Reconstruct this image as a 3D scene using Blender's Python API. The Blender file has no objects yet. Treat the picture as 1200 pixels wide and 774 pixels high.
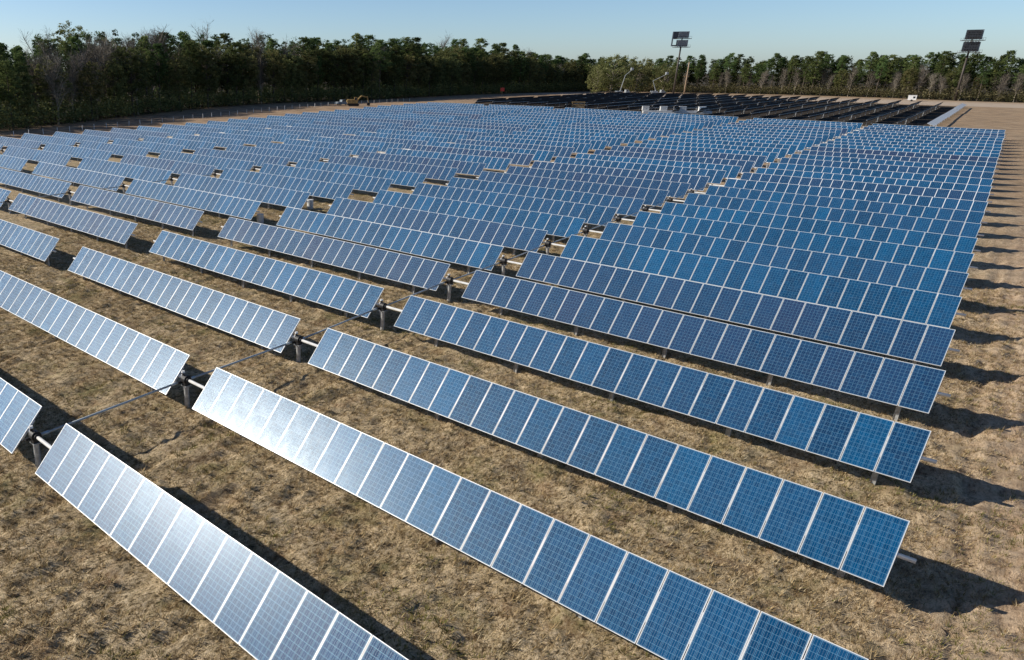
import bpy, math, random
import numpy as np
R_ = math.radians
rnd = random.Random(7)
rng = np.random.default_rng(11)
scn = bpy.context.scene
COL = scn.collection

# ------------------------------------------------------------------ site layout (metres)
CAM_H, FPX, PITCH, ROLL, YAW = 13.5084, 885.55, 0.3503, -0.0015, -0.8329
PPX, PPY = 340.53, 406.97            # principal point in a 1200 x 774 frame
X0, Y0, PITCHROW, TILT, HUB = -24.0071, 23.5665, 7.0009, 0.8413, 1.3512
SKEW, XDRIVE, GAPD, GAPA = -0.67, -1.4046, 1.881, 3.511
MW, ML, NP = 1.01, 1.96, 22          # module pitch, module length, modules in a table
DZ = [-0.0389, -0.0338, -0.0671, 0.0279, 0.0954, 0.0342, 0.0798, 0.0167, 0.0031, -0.07, -0.0304, -0.0324, -0.0026, 0.0182]
DX = [-0.0259, -0.046, 0.0675, 0.0433, 0.0299, 0.0142, -0.0518, -0.0244, -0.0006, -0.0284, -0.0275, -0.0004, 0.0385, 0.0115]
DT = [-0.0065, 0.0005, 0.0036, -0.0039, 0.0027, 0.0067, 0.0019, -0.0019, -0.002, -0.0013, -0.0002, -0.0008, 0.0001, 0.0009]
SUN_EL, SUN_AZ = R_(28.7), R_(-128.3)   # azimuth clockwise from +Y
E2 = np.array([SKEW / PITCHROW, 1.0]); E2 /= np.linalg.norm(E2)

cy_, sy_ = math.cos(YAW), math.sin(YAW)
FW = np.array([sy_ * math.cos(PITCH), cy_ * math.cos(PITCH), -math.sin(PITCH)])
r_ = np.array([cy_, -sy_, 0.0]); u_ = np.cross(r_, FW)
RT = r_ * math.cos(ROLL) + u_ * math.sin(ROLL)
UP = -r_ * math.sin(ROLL) + u_ * math.cos(ROLL)

def seen(x, y, z, m=130):
    """would this point fall within the photo, or within a margin of it?"""
    v = np.array([x, y, z - CAM_H]); d = v @ FW
    if d < 2: return False
    u = PPX + FPX * (v @ RT) / d; w = PPY - FPX * (v @ UP) / d
    return -m < u < 1200 + m and -m < w < 774 + m

def sstep(a, b, x):
    t = np.clip((np.asarray(x, float) - a) / (b - a), 0, 1)
    return t * t * (3 - 2 * t)

def terrain(x, y):
    x = np.asarray(x, float); y = np.asarray(y, float)
    z = -9.86e-6 * np.clip(x, -170, 60) ** 2
    z = z + 1.75 * sstep(85, 215, y) * sstep(20, 150, -x) * (1 - 0.35 * sstep(330, 480, y))
    return z

def hash2(ix, iy, seed):
    h = (ix.astype(np.int64) * 374761393 + iy.astype(np.int64) * 668265263 + seed * 974634721) & 0xFFFFFFFF
    h = ((h ^ (h >> 13)) * 1274126177) & 0xFFFFFFFF
    return ((h ^ (h >> 16)) & 0xFFFF) / 65535.0

def vnoise(x, y, s, seed=0):
    x = x / s; y = y / s
    ix = np.floor(x); iy = np.floor(y); fx = x - ix; fy = y - iy
    fx = fx * fx * (3 - 2 * fx); fy = fy * fy * (3 - 2 * fy)
    a = hash2(ix, iy, seed); b = hash2(ix + 1, iy, seed); c = hash2(ix, iy + 1, seed); d = hash2(ix + 1, iy + 1, seed)
    return (a * (1 - fx) + b * fx) * (1 - fy) + (c * (1 - fx) + d * fx) * fy - 0.5

# ------------------------------------------------------------------ mesh + object helpers
def np_mesh(name, verts, quads=None, tris=None, mats=(), matidx=None, uv=None, tone=None, smooth=False):
    me = bpy.data.meshes.new(name)
    verts = np.asarray(verts, np.float32)
    nq = 0 if quads is None else len(quads); nt = 0 if tris is None else len(tris)
    me.vertices.add(len(verts)); me.vertices.foreach_set('co', verts.ravel())
    loops = []
    if nq: loops.append(np.asarray(quads, np.int32).ravel())
    if nt: loops.append(np.asarray(tris, np.int32).ravel())
    loops = np.concatenate(loops)
    me.loops.add(len(loops)); me.loops.foreach_set('vertex_index', loops)
    me.polygons.add(nq + nt)
    starts = np.concatenate([np.arange(nq) * 4, nq * 4 + np.arange(nt) * 3]).astype(np.int32)
    me.polygons.foreach_set('loop_start', starts)
    for m in mats: me.materials.append(m)
    if matidx is not None: me.polygons.foreach_set('material_index', np.asarray(matidx, np.int32))
    if smooth: me.polygons.foreach_set('use_smooth', np.ones(nq + nt, bool))
    if uv is not None:
        l = me.uv_layers.new(name='UVMap'); l.data.foreach_set('uv', np.asarray(uv, np.float32).ravel())
    if tone is not None:
        a = me.attributes.new('tone', 'FLOAT', 'FACE'); a.data.foreach_set('value', np.asarray(tone, np.float32))
    me.update(calc_edges=True); me.validate()
    return me

class MB:
    """collects boxes, tubes and plates, then builds ONE mesh"""
    def __init__(s): s.v = []; s.f = []; s.m = []; s.uv = {}
    def box(s, x0, x1, y0, y1, z0, z1, m=0, M=None):
        b = len(s.v)
        P = [(x0, y0, z0), (x1, y0, z0), (x1, y1, z0), (x0, y1, z0), (x0, y0, z1), (x1, y0, z1), (x1, y1, z1), (x0, y1, z1)]
        if M is not None: P = [tuple(M @ np.array([*q, 1.0]))[:3] for q in P]
        s.v += P
        for q in ((0, 3, 2, 1), (4, 5, 6, 7), (0, 1, 5, 4), (1, 2, 6, 5), (2, 3, 7, 6), (3, 0, 4, 7)):
            s.f.append(tuple(b + i for i in q)); s.m.append(m)
        return len(s.f) - 5                                   # index of the top face
    def tube(s, a, b, r0, r1=None, n=8, m=0, cap=True):
        r1 = r0 if r1 is None else r1
        a = np.array(a, float); b = np.array(b, float); d = b - a; d /= np.linalg.norm(d)
        t = np.cross(d, [0, 0, 1.0]);
        if np.linalg.norm(t) < 1e-3: t = np.array([1.0, 0, 0])
        t /= np.linalg.norm(t); w = np.cross(d, t); k = len(s.v)
        for c, r in ((a, r0), (b, r1)):
            for i in range(n):
                an = 2 * math.pi * i / n
                s.v.append(tuple(c + r * (math.cos(an) * t + math.sin(an) * w)))
        for i in range(n):
            j = (i + 1) % n
            s.f.append((k + i, k + j, k + n + j, k + n + i)); s.m.append(m)
        if cap:
            s.f.append(tuple(k + i for i in range(n - 1, -1, -1))); s.m.append(m)
            s.f.append(tuple(k + n + i for i in range(n))); s.m.append(m)
    def poly(s, pts, m=0):
        k = len(s.v); s.v += [tuple(p) for p in pts]; s.f.append(tuple(range(k, k + len(pts)))); s.m.append(m)
    def prism(s, pts, y0, y1, m=0):
        """polygon in x,z (counter-clockwise seen from -y) pulled from y0 to y1"""
        k = len(s.v); n = len(pts)
        s.v += [(p[0], y0, p[1]) for p in pts] + [(p[0], y1, p[1]) for p in pts]
        s.f.append(tuple(k + i for i in range(n))); s.m.append(m)
        s.f.append(tuple(k + n + i for i in range(n - 1, -1, -1))); s.m.append(m)
        for i in range(n):
            j = (i + 1) % n
            s.f.append((k + i, k + n + i, k + n + j, k + j)); s.m.append(m)
    def mesh(s, name, mats, smooth=False):
        me = bpy.data.meshes.new(name); me.from_pydata(s.v, [], s.f)
        for q in mats: me.materials.append(q)
        me.polygons.foreach_set('material_index', s.m)
        if smooth: me.polygons.foreach_set('use_smooth', [True] * len(s.f))
        me.update(); return me
    def build(s, name, mats, parent=None, loc=(0, 0, 0), rot=(0, 0, 0), smooth=False):
        return put(name, s.mesh(name, mats, smooth), parent, loc, rot)

def put(name, me, parent=None, loc=(0, 0, 0), rot=(0, 0, 0)):
    o = bpy.data.objects.new(name, me); COL.objects.link(o)
    o.location = loc; o.rotation_euler = rot
    if parent is not None: o.parent = parent
    return o
def tag(o, label=None, cat=None, group=None, kind=None):
    if label: o['label'] = label
    if cat: o['category'] = cat
    if group: o['group'] = group
    if kind: o['kind'] = kind
    return o
def thing(name, label, cat, loc=(0, 0, 0), rot=(0, 0, 0), group=None):
    return tag(put(name, None, None, loc, rot), label, cat, group)

# ------------------------------------------------------------------ materials
class NT:
    def __init__(s, name):
        s.mat = bpy.data.materials.new(name); s.mat.use_nodes = True
        s.t = s.mat.node_tree; s.n = s.t.nodes; s.n.clear()
        s.out = s.n.new('ShaderNodeOutputMaterial')
    def new(s, kind, **kw):
        n = s.n.new(kind)
        for k, v in kw.items(): setattr(n, k, v)
        return n
    def link(s, a, b): s.t.links.new(a, b)
    def inp(s, sock, v):
        if isinstance(v, bpy.types.NodeSocket): s.link(v, sock)
        elif v is not None: sock.default_value = v
    def math(s, op, a, b=None, c=None, clamp=False):
        n = s.new('ShaderNodeMath', operation=op, use_clamp=clamp)
        s.inp(n.inputs[0], a); s.inp(n.inputs[1], b); s.inp(n.inputs[2], c); return n.outputs[0]
    def mix(s, f, a, b, mode='MIX'):
        n = s.new('ShaderNodeMix', data_type='RGBA', blend_type=mode)
        def col(v): return v if isinstance(v, bpy.types.NodeSocket) else (*v, 1.0) if len(v) == 3 else v
        s.inp(n.inputs[0], f); s.inp(n.inputs[6], col(a)); s.inp(n.inputs[7], col(b)); return n.outputs[2]
    def noise(s, vec, scale, detail=4, rough=0.55, dist=0.0):
        n = s.new('ShaderNodeTexNoise'); n.inputs['Scale'].default_value = scale; n.inputs['Detail'].default_value = detail
        n.inputs['Roughness'].default_value = rough; n.inputs['Distortion'].default_value = dist
        if vec is not None: s.link(vec, n.inputs['Vector'])
        return n.outputs['Fac']
    def ramp(s, f, a, b, lo=0.0, hi=1.0, clamp=True):
        n = s.new('ShaderNodeMapRange', interpolation_type='SMOOTHSTEP'); n.clamp = clamp
        s.inp(n.inputs[0], f); n.inputs[1].default_value = a; n.inputs[2].default_value = b
        n.inputs[3].default_value = lo; n.inputs[4].default_value = hi; return n.outputs[0]
    def bsdf(s, **kw):
        b = s.new('ShaderNodeBsdfPrincipled')
        for k, v in kw.items(): s.inp(b.inputs[k.replace('_', ' ')], v if not (isinstance(v, tuple) and len(v) == 3) else (*v, 1.0))
        s.link(b.outputs[0], s.out.inputs[0]); return b

def simple(name, col, rough=0.6, metal=0.0, vary=0.25, scale=6.0, bump=0.0):
    t = NT(name); g = t.new('ShaderNodeTexCoord').outputs['Object']
    f = t.noise(g, scale, 5)
    d = tuple(c * (1 - vary) for c in col); l = tuple(min(1, c * (1 + vary)) for c in col)
    c = t.mix(t.ramp(f, 0.3, 0.7), d, l)
    b = t.bsdf(Base_Color=c, Roughness=rough, Metallic=metal)
    if bump:
        bn = t.new('ShaderNodeBump'); bn.inputs['Strength'].default_value = bump; bn.inputs['Distance'].default_value = 0.02
        t.link(f, bn.inputs['Height']); t.link(bn.outputs[0], b.inputs['Normal'])
    return t.mat

M_ALU = simple('anodised_aluminium', (0.74, 0.755, 0.77), 0.42, 0.15, 0.05, 2.0)
M_GALV = simple('galvanised_steel', (0.46, 0.47, 0.47), 0.5, 0.35, 0.22, 9.0)
M_TUBE = simple('torque_tube_steel', (0.68, 0.68, 0.67), 0.42, 0.25, 0.08, 3.0)
M_ROD = simple('drive_rod_steel', (0.52, 0.58, 0.60), 0.45, 0.2, 0.12, 5.0)
M_DARK = simple('dark_casting', (0.018, 0.018, 0.02), 0.55, 0.0, 0.3, 12.0)
M_BACK = simple('white_backsheet', (0.72, 0.73, 0.74), 0.55, 0.0, 0.04, 2.0)
M_BACKSHADE = simple('shade_painted_backsheet', (0.024, 0.038, 0.052), 0.42, 0.0, 0.25, 0.4)  # white backsheet coloured dark, the backs' own shade put into it
M_WHITE = simple('white_paint', (0.78, 0.78, 0.76), 0.5, 0.0, 0.06, 1.5)
M_OFFWHITE = simple('weathered_white_plastic', (0.66, 0.67, 0.66), 0.5, 0.0, 0.12, 4.0)
M_YELLOW = simple('faded_yellow_paint', (0.38, 0.25, 0.085), 0.6, 0.0, 0.3, 1.5)
M_WOOD = simple('raw_timber', (0.47, 0.31, 0.15), 0.75, 0.0, 0.3, 3.0)
M_POLE = simple('weathered_pole', (0.42, 0.30, 0.20), 0.8, 0.0, 0.25, 1.0)
M_RUST = simple('dark_steel_pole', (0.075, 0.062, 0.052), 0.6, 0.2, 0.3, 0.6)
M_RUBBER = simple('black_rubber', (0.02, 0.02, 0.02), 0.8, 0.0, 0.2, 4.0)
M_TRUCK = simple('dusty_pale_grey_paint', (0.40, 0.43, 0.45), 0.55, 0.0, 0.12, 1.5)
M_RED = simple('red_sign_paint', (0.45, 0.03, 0.02), 0.5, 0.0, 0.1, 2.0)
M_LAMP = simple('lamp_housing', (0.05, 0.06, 0.075), 0.5, 0.1, 0.3, 0.8)
M_LAMPGREY = simple('lamp_rack_grey', (0.22, 0.26, 0.30), 0.5, 0.1, 0.2, 0.8)
M_CABGLASS = simple('cab_window', (0.02, 0.03, 0.04), 0.12, 0.0, 0.1, 1.0)

def panel_mat(name, framed):
    """polycrystalline cells: 6 x 12 wafers to a module, pale gaps, three busbars each; framed = module frames drawn for far tables"""
    t = NT(name)
    uv = t.new('ShaderNodeUVMap'); uv.uv_map = 'UVMap'
    sp = t.new('ShaderNodeSeparateXYZ'); t.link(uv.outputs[0], sp.inputs[0])
    U, V = sp.outputs[0], sp.outputs[1]
    idx = t.math('FLOOR', U); fu = t.math('FRACT', U)
    def edge(x, w):      # 1 close to the borders of a 0..1 cell
        return t.math('GREATER_THAN', t.math('ABSOLUTE', t.math('SUBTRACT', x, 0.5)), 0.5 - w)
    su = t.math('MULTIPLY', t.math('SUBTRACT', fu, 0.036), 6 / 0.928); sv = t.math('MULTIPLY', t.math('SUBTRACT', V, 0.018), 12 / 0.964)
    cu = t.math('FRACT', su); cv = t.math('FRACT', sv)
    grid = t.math('MAXIMUM', edge(cu, 0.030), edge(cv, 0.030))
    margin = t.math('MAXIMUM', edge(fu, 0.036), edge(V, 0.018))
    bus = t.math('MULTIPLY', edge(t.math('FRACT', t.math('ADD', t.math('MULTIPLY', cu, 3.0), 0.5)), 0.021), t.math('SUBTRACT', 1.0, margin))
    oi = t.new('ShaderNodeObjectInfo')
    wn = t.new('ShaderNodeTexWhiteNoise', noise_dimensions='2D')
    cb = t.new('ShaderNodeCombineXYZ'); t.link(idx, cb.inputs[0]); t.link(t.math('MULTIPLY', oi.outputs['Random'], 97.0), cb.inputs[1])
    t.link(cb.outputs[0], wn.inputs['Vector'])
    tone = t.new('ShaderNodeAttribute', attribute_type='OBJECT', attribute_name='tone')
    # each wafer a little different
    wc = t.new('ShaderNodeTexWhiteNoise', noise_dimensions='3D'); cc = t.new('ShaderNodeCombineXYZ')
    t.link(t.math('FLOOR', su), cc.inputs[0]); t.link(t.math('FLOOR', sv), cc.inputs[1])
    t.link(t.math('ADD', t.math('MULTIPLY', oi.outputs['Random'], 53.0), idx), cc.inputs[2]); t.link(cc.outputs[0], wc.inputs['Vector'])
    k = t.math('ADD', t.math('MULTIPLY', t.math('ADD', t.math('MULTIPLY', wn.outputs['Value'], 0.5), 0.2), 1.0), t.math('MULTIPLY', t.math('SUBTRACT', wc.outputs['Value'], 0.5), 0.30))
    blue = t.mix(k, (0.0003, 0.031, 0.092), (0.0003, 0.098, 0.250))
    col = t.mix(t.math('MULTIPLY', tone.outputs['Fac'], t.math('ADD', 0.35, t.math('MULTIPLY', wn.outputs['Value'], 0.65))), blue, (0.020, 0.025, 0.074))
    col = t.mix(bus, col, (0.36, 0.48, 0.60))
    col = t.mix(t.math('MULTIPLY', grid, 0.50), col, (0.17, 0.38, 0.56))
    col = t.mix(t.math('MULTIPLY', margin, 0.45), col, (0.26, 0.36, 0.46))
    rough = t.mix(margin, (0.33,) * 3, (0.5,) * 3)
    if framed:
        fr = t.math('MAXIMUM', edge(fu, 0.027), edge(V, 0.014))
        col = t.mix(fr, col, (0.70, 0.725, 0.75))
    # a film of dust on textured glass
    g = t.new('ShaderNodeTexCoord').outputs['Object']
    dust = t.noise(g, 1.7, 6, 0.65)
    col = t.mix(t.ramp(dust, 0.35, 0.9, 0.0, 0.018), col, (0.45, 0.43, 0.38))
    b = t.bsdf(Base_Color=col, Roughness=0.31)
    b.inputs['Specular IOR Level'].default_value = 0.185
    t.link(bus, b.inputs['Metallic'])
    t.link(t.mix(margin, (0.78, 0.90, 1.0), (0.9, 0.95, 1.0)), b.inputs['Specular Tint'])
    t.link(t.math('ADD', t.ramp(dust, 0.2, 0.8, 0.27, 0.34), t.math('MULTIPLY', bus, 0.18)), b.inputs['Roughness'])
    return t.mat
M_CELL = panel_mat('polycrystalline_cells', False)
M_TABLE = panel_mat('framed_polycrystalline_cells', True)

M_BRIGHTFACE = simple('brightened_row_face', (0.90, 0.89, 0.84), 0.4, 0.0, 0.04, 0.2)  # made-up pale facing; the outermost row's brightness is put into its colour
def ground_mat():
    t = NT('dry_field_ground')
    P = t.new('ShaderNodeNewGeometry').outputs['Position']
    sp = t.new('ShaderNodeSeparateXYZ'); t.link(P, sp.inputs[0])
    X, Y = sp.outputs[0], sp.outputs[1]
    mp = t.new('ShaderNodeMapping'); mp.inputs['Scale'].default_value = (1.25, 0.62, 1.0); mp.inputs['Rotation'].default_value = (0, 0, -0.10); t.link(P, mp.inputs[0]); PS = mp.outputs[0]
    n1 = t.noise(PS, 2.4, 9, 0.68); n2 = t.noise(P, 0.45, 5, 0.6); n3 = t.noise(PS, 8.5, 7, 0.7); n4 = t.noise(P, 0.13, 4, 0.55, 0.6)
    n5 = t.noise(P, 26.0, 5, 0.7)
    straw = t.mix(t.ramp(n1, 0.30, 0.70), (0.36, 0.262, 0.142), (0.82, 0.635, 0.385))
    straw = t.mix(t.ramp(n3, 0.48, 0.64, 0.0, 0.85), straw, (0.90, 0.72, 0.48))
    straw = t.mix(t.ramp(n3, 0.485, 0.37, 0.0, 0.9), straw, (0.055, 0.038, 0.016))
    straw = t.mix(t.ramp(n5, 0.49, 0.37, 0.0, 0.85), straw, (0.06, 0.044, 0.018))
    green = t.mix(t.ramp(n3, 0.3, 0.7), (0.11, 0.112, 0.034), (0.27, 0.24, 0.085))
    straw = t.mix(t.math('MULTIPLY', t.ramp(n2, 0.52, 0.68), t.ramp(n1, 0.35, 0.6, 0.2, 0.75)), straw, green)
    straw = t.mix(t.ramp(t.noise(P, 0.8, 5, 0.6), 0.52, 0.68, 0.0, 0.45), straw, (0.26, 0.145, 0.075))
    sand = t.mix(t.ramp(n1, 0.3, 0.7), (0.36, 0.27, 0.18), (0.55, 0.43, 0.31))
    straw = t.mix(t.ramp(n4, 0.60, 0.72, 0.0, 0.55), straw, sand)
    # bare tracked earth along the row ends and round the far edge of the field
    dirt = t.mix(t.ramp(n1, 0.3, 0.68), (0.47, 0.30, 0.185), (0.88, 0.66, 0.46))
    dirt = t.mix(t.ramp(n3, 0.46, 0.30, 0.0, 0.6), dirt, (0.11, 0.07, 0.04))
    dirt = t.mix(t.ramp(n4, 0.45, 0.7, 0.0, 0.8), dirt, (0.82, 0.66, 0.48))
    dirt = t.mix(t.ramp(n2, 0.35, 0.65, 0.0, 0.35), dirt, (0.20, 0.125, 0.07))
    xr = t.math('ADD', X, t.math('MULTIPLY', Y, 0.0957))          # across the row ends
    side = t.ramp(t.math('ADD', xr, t.math('MULTIPLY', n2, 5.0)), 0.8, 7.5)
    far = t.ramp(t.math('ADD', Y, t.math('MULTIPLY', n2, 30.0)), 75.0, 150.0)
    west = t.ramp(t.math('ADD', xr, t.math('MULTIPLY', n2, -20.0)), -138.0, -165.0)
    rough_far = t.mix(t.ramp(t.noise(P, 0.22, 6, 0.65), 0.35, 0.62), (0.13, 0.088, 0.055), (0.40, 0.27, 0.165))
    dirt = t.mix(t.math('MULTIPLY', t.math('MAXIMUM', west, far), 0.72), dirt, rough_far)
    m = t.math('MAXIMUM', t.math('MAXIMUM', t.math('MULTIPLY', side, 0.85), t.math('MULTIPLY', far, 0.8)), west)
    col = t.mix(m, straw, dirt)
    # shade between the far block's rows, painted dark into the soil colour
    blk_shade = t.math('MULTIPLY', t.math('MULTIPLY', t.ramp(Y, 236.0, 246.0), t.ramp(Y, 402.0, 392.0)), t.math('MULTIPLY', t.ramp(xr, -10.0, -16.0), t.ramp(xr, -160.0, -152.0)))
    col = t.mix(t.math('MULTIPLY', blk_shade, 0.97), col, t.mix(t.ramp(n2, 0.3, 0.7), (0.022, 0.019, 0.015), (0.055, 0.044, 0.032)))
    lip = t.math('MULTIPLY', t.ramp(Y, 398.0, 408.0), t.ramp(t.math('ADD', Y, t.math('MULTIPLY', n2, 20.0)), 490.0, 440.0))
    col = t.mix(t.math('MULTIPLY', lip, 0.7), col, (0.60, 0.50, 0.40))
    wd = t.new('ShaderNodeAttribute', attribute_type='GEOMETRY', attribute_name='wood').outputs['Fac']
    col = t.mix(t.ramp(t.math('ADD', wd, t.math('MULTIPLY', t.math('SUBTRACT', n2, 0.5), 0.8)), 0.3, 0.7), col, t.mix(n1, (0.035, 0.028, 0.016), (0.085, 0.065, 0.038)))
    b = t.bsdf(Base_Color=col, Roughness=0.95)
    b.inputs['Specular IOR Level'].default_value = 0.185
    bp = t.new('ShaderNodeBump'); bp.inputs['Strength'].default_value = 0.9; bp.inputs['Distance'].default_value = 0.11
    h = t.math('ADD', t.math('MULTIPLY', n1, 1.0), t.math('ADD', t.math('MULTIPLY', n3, 0.7), t.math('MULTIPLY', n5, 0.6)))
    t.link(h, bp.inputs['Height']); t.link(bp.outputs[0], b.inputs['Normal'])
    return t.mat
M_GROUND = ground_mat()

def leaf_mat(name, stops, transl=0.25, hue=0.12):
    t = NT(name)
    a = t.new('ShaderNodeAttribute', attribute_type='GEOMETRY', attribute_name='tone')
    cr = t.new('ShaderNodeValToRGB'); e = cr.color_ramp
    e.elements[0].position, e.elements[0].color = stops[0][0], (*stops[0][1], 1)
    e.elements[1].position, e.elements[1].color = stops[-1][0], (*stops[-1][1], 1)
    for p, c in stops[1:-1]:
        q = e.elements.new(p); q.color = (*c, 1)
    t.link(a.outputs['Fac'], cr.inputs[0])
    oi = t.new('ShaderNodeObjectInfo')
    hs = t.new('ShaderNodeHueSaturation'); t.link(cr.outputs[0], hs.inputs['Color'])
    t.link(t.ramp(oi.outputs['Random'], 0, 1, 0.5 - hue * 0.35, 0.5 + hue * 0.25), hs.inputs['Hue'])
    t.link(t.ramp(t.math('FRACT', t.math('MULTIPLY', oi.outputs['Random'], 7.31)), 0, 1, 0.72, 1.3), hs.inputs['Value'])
    d = t.new('ShaderNodeBsdfDiffuse'); t.link(hs.outputs[0], d.inputs[0])
    if transl:
        tr = t.new('ShaderNodeBsdfTranslucent'); t.link(hs.outputs[0], tr.inputs[0])
        mx = t.new('ShaderNodeMixShader'); mx.inputs[0].default_value = transl
        t.link(d.outputs[0], mx.inputs[1]); t.link(tr.outputs[0], mx.inputs[2]); t.link(mx.outputs[0], t.out.inputs[0])
    else: t.link(d.outputs[0], t.out.inputs[0])
    return t.mat
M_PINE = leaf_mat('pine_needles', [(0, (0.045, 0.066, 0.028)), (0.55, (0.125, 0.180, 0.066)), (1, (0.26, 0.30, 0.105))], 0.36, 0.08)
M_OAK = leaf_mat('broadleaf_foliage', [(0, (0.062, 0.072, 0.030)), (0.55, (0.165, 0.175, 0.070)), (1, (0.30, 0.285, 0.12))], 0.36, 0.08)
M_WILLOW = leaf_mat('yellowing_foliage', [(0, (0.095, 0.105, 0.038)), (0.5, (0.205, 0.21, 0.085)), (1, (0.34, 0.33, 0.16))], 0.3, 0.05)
M_TWIG = leaf_mat('bare_twigs', [(0, (0.11, 0.097, 0.082)), (0.5, (0.20, 0.178, 0.15)), (1, (0.33, 0.29, 0.24))], 0.0, 0.04)
M_BRUSH = leaf_mat('undergrowth_leaves', [(0, (0.035, 0.038, 0.016)), (0.5, (0.095, 0.085, 0.045)), (1, (0.19, 0.155, 0.09))], 0.2, 0.05)
M_BARK = simple('bark', (0.105, 0.082, 0.062), 0.9, 0.0, 0.35, 1.2)
M_PALEBARK = simple('pale_bark', (0.36, 0.31, 0.24), 0.9, 0.0, 0.25, 1.0)
M_GRASS = leaf_mat('dry_grass_blades', [(0, (0.20, 0.125, 0.055)), (0.35, (0.50, 0.36, 0.18)), (0.7, (0.80, 0.63, 0.38)), (0.86, (0.88, 0.76, 0.52)), (0.88, (0.15, 0.155, 0.040)), (1, (0.30, 0.28, 0.085))], 0.15, 0.0)

# ------------------------------------------------------------------ world, sun, camera
w = bpy.data.worlds.new('World'); scn.world = w; w.use_nodes = True
wt = w.node_tree; bg = wt.nodes['Background']
sky = wt.nodes.new('ShaderNodeTexSky'); sky.sky_type = 'NISHITA'; sky.sun_disc = False
sky.sun_elevation = SUN_EL; sky.sun_rotation = SUN_AZ % (2 * math.pi)
sky.air_density = 0.74; sky.dust_density = 0.6; sky.ozone_density = 6.2; sky.altitude = 20
# low sky brightened by a painted gain, all the way round; overhead fill stays dim
tc = wt.nodes.new('ShaderNodeTexCoord'); sx = wt.nodes.new('ShaderNodeSeparateXYZ'); wt.links.new(tc.outputs['Generated'], sx.inputs[0])
hz = wt.nodes.new('ShaderNodeMapRange'); hz.interpolation_type = 'SMOOTHSTEP'; wt.links.new(sx.outputs[2], hz.inputs[0])
hz.inputs[1].default_value = 0.07; hz.inputs[2].default_value = 0.32; hz.inputs[3].default_value = 1.0; hz.inputs[4].default_value = 0.0
hm = wt.nodes.new('ShaderNodeMix'); hm.data_type = 'RGBA'; hm.blend_type = 'MULTIPLY'; hm.clamp_factor = True
wt.links.new(hz.outputs[0], hm.inputs[0]); wt.links.new(sky.outputs[0], hm.inputs[6]); hm.inputs[7].default_value = (2.22, 2.02, 1.80, 1.0)
wt.links.new(hm.outputs[2], bg.inputs[0]); bg.inputs[1].default_value = 0.076
sl = bpy.data.lights.new('sun', 'SUN'); sl.energy = 5.0; sl.angle = R_(0.53); sl.color = (1.0, 0.93, 0.82)
so = bpy.data.objects.new('sun', sl); COL.objects.link(so)
sd = np.array([math.sin(SUN_AZ) * math.cos(SUN_EL), math.cos(SUN_AZ) * math.cos(SUN_EL), math.sin(SUN_EL)])
from mathutils import Vector, Matrix
so.rotation_euler = Vector(sd).to_track_quat('Z', 'Y').to_euler(); so.location = (-60, -50, 60)

cam = bpy.data.cameras.new('camera'); co = bpy.data.objects.new('camera', cam); COL.objects.link(co)
co.matrix_world = Matrix(((RT[0], UP[0], -FW[0], 0), (RT[1], UP[1], -FW[1], 0), (RT[2], UP[2], -FW[2], CAM_H), (0, 0, 0, 1)))
cam.sensor_fit = 'HORIZONTAL'; cam.sensor_width = 36; cam.lens = FPX / 1200 * 36
cam.shift_x = (600 - PPX) / 1200; cam.shift_y = (PPY - 387) / 1200
cam.clip_start = 0.5; cam.clip_end = 8000
scn.camera = co
scn.view_settings.view_transform = 'Standard'; scn.view_settings.look = 'None'; scn.view_settings.exposure = 0
scn.render.engine = 'CYCLES'
scn.cycles.max_bounces = 5; scn.cycles.diffuse_bounces = 2; scn.cycles.glossy_bounces = 2; scn.cycles.transmission_bounces = 3
scn.cycles.sample_clamp_indirect = 4.0

# ------------------------------------------------------------------ ground: one sheet to the horizon
def graded(lo, hi, step, far, g=1.045):
    a = list(np.arange(lo, hi + 1e-6, step)); s = step; x = a[-1]
    while x < far: s = s * g; x += s; a.append(x)
    s = step; x = a[0]; left = []
    while x > -far: s = s * g; x -= s; left.append(x)
    return np.array(left[::-1] + a)
gx = graded(-62, 10, 0.17, 3500); gy = graded(3, 62, 0.17, 3500)
GX, GY = np.meshgrid(gx, gy)
def micro(x, y):
    near = (1 - sstep(45, 120, -x)) * (1 - sstep(55, 130, y))
    z = 0.16 * vnoise(x, y, 3.1, 1) + 0.14 * vnoise(x * 1.3, y * 0.7, 1.1, 2) + 0.15 * vnoise(x * 1.3, y * 0.7, 0.5, 3) + 0.17 * vnoise(x * 1.2, y * 0.8, 0.27, 4)
    # shallow trench beside the drive line
    xt = X0 + 1.2 + (y - Y0) * SKEW / PITCHROW + 0.5 * vnoise(x * 0 + 3, y, 6.0, 9)
    z = z - 0.11 * np.exp(-((x - xt) / 0.28) ** 2) + 0.08 * np.exp(-((x - xt - 0.6) / 0.35) ** 2)
    xr = x + 0.0957 * y                       # wheel ruts along the row ends
    for c in (2.0, 3.8):
        q = xr - c - 0.5 * vnoise(x * 0 + 7, y, 9.0, 12)
        z = z - 0.07 * np.exp(-(q / 0.22) ** 2) * (0.7 + 0.6 * (np.sin(y * 20) > 0)) + 0.05 * np.exp(-((np.abs(q) - 0.42) / 0.15) ** 2)
    return z * near
GZ = terrain(GX, GY) + micro(GX, GY)
nx, ny = len(gx), len(gy)
ii = (np.arange(ny - 1)[:, None] * nx + np.arange(nx - 1)[None, :]).ravel()
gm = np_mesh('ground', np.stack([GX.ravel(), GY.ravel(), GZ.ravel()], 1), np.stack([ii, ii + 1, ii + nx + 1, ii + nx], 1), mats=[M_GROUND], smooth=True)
FOREST = [(-140, -60), (-156, 0), (-176, 50), (-198, 86), (-214, 118), (-231, 160), (-239, 203), (-237, 265), (-247, 325), (-255, 385), (-255, 450), (-258, 520)]
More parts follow.
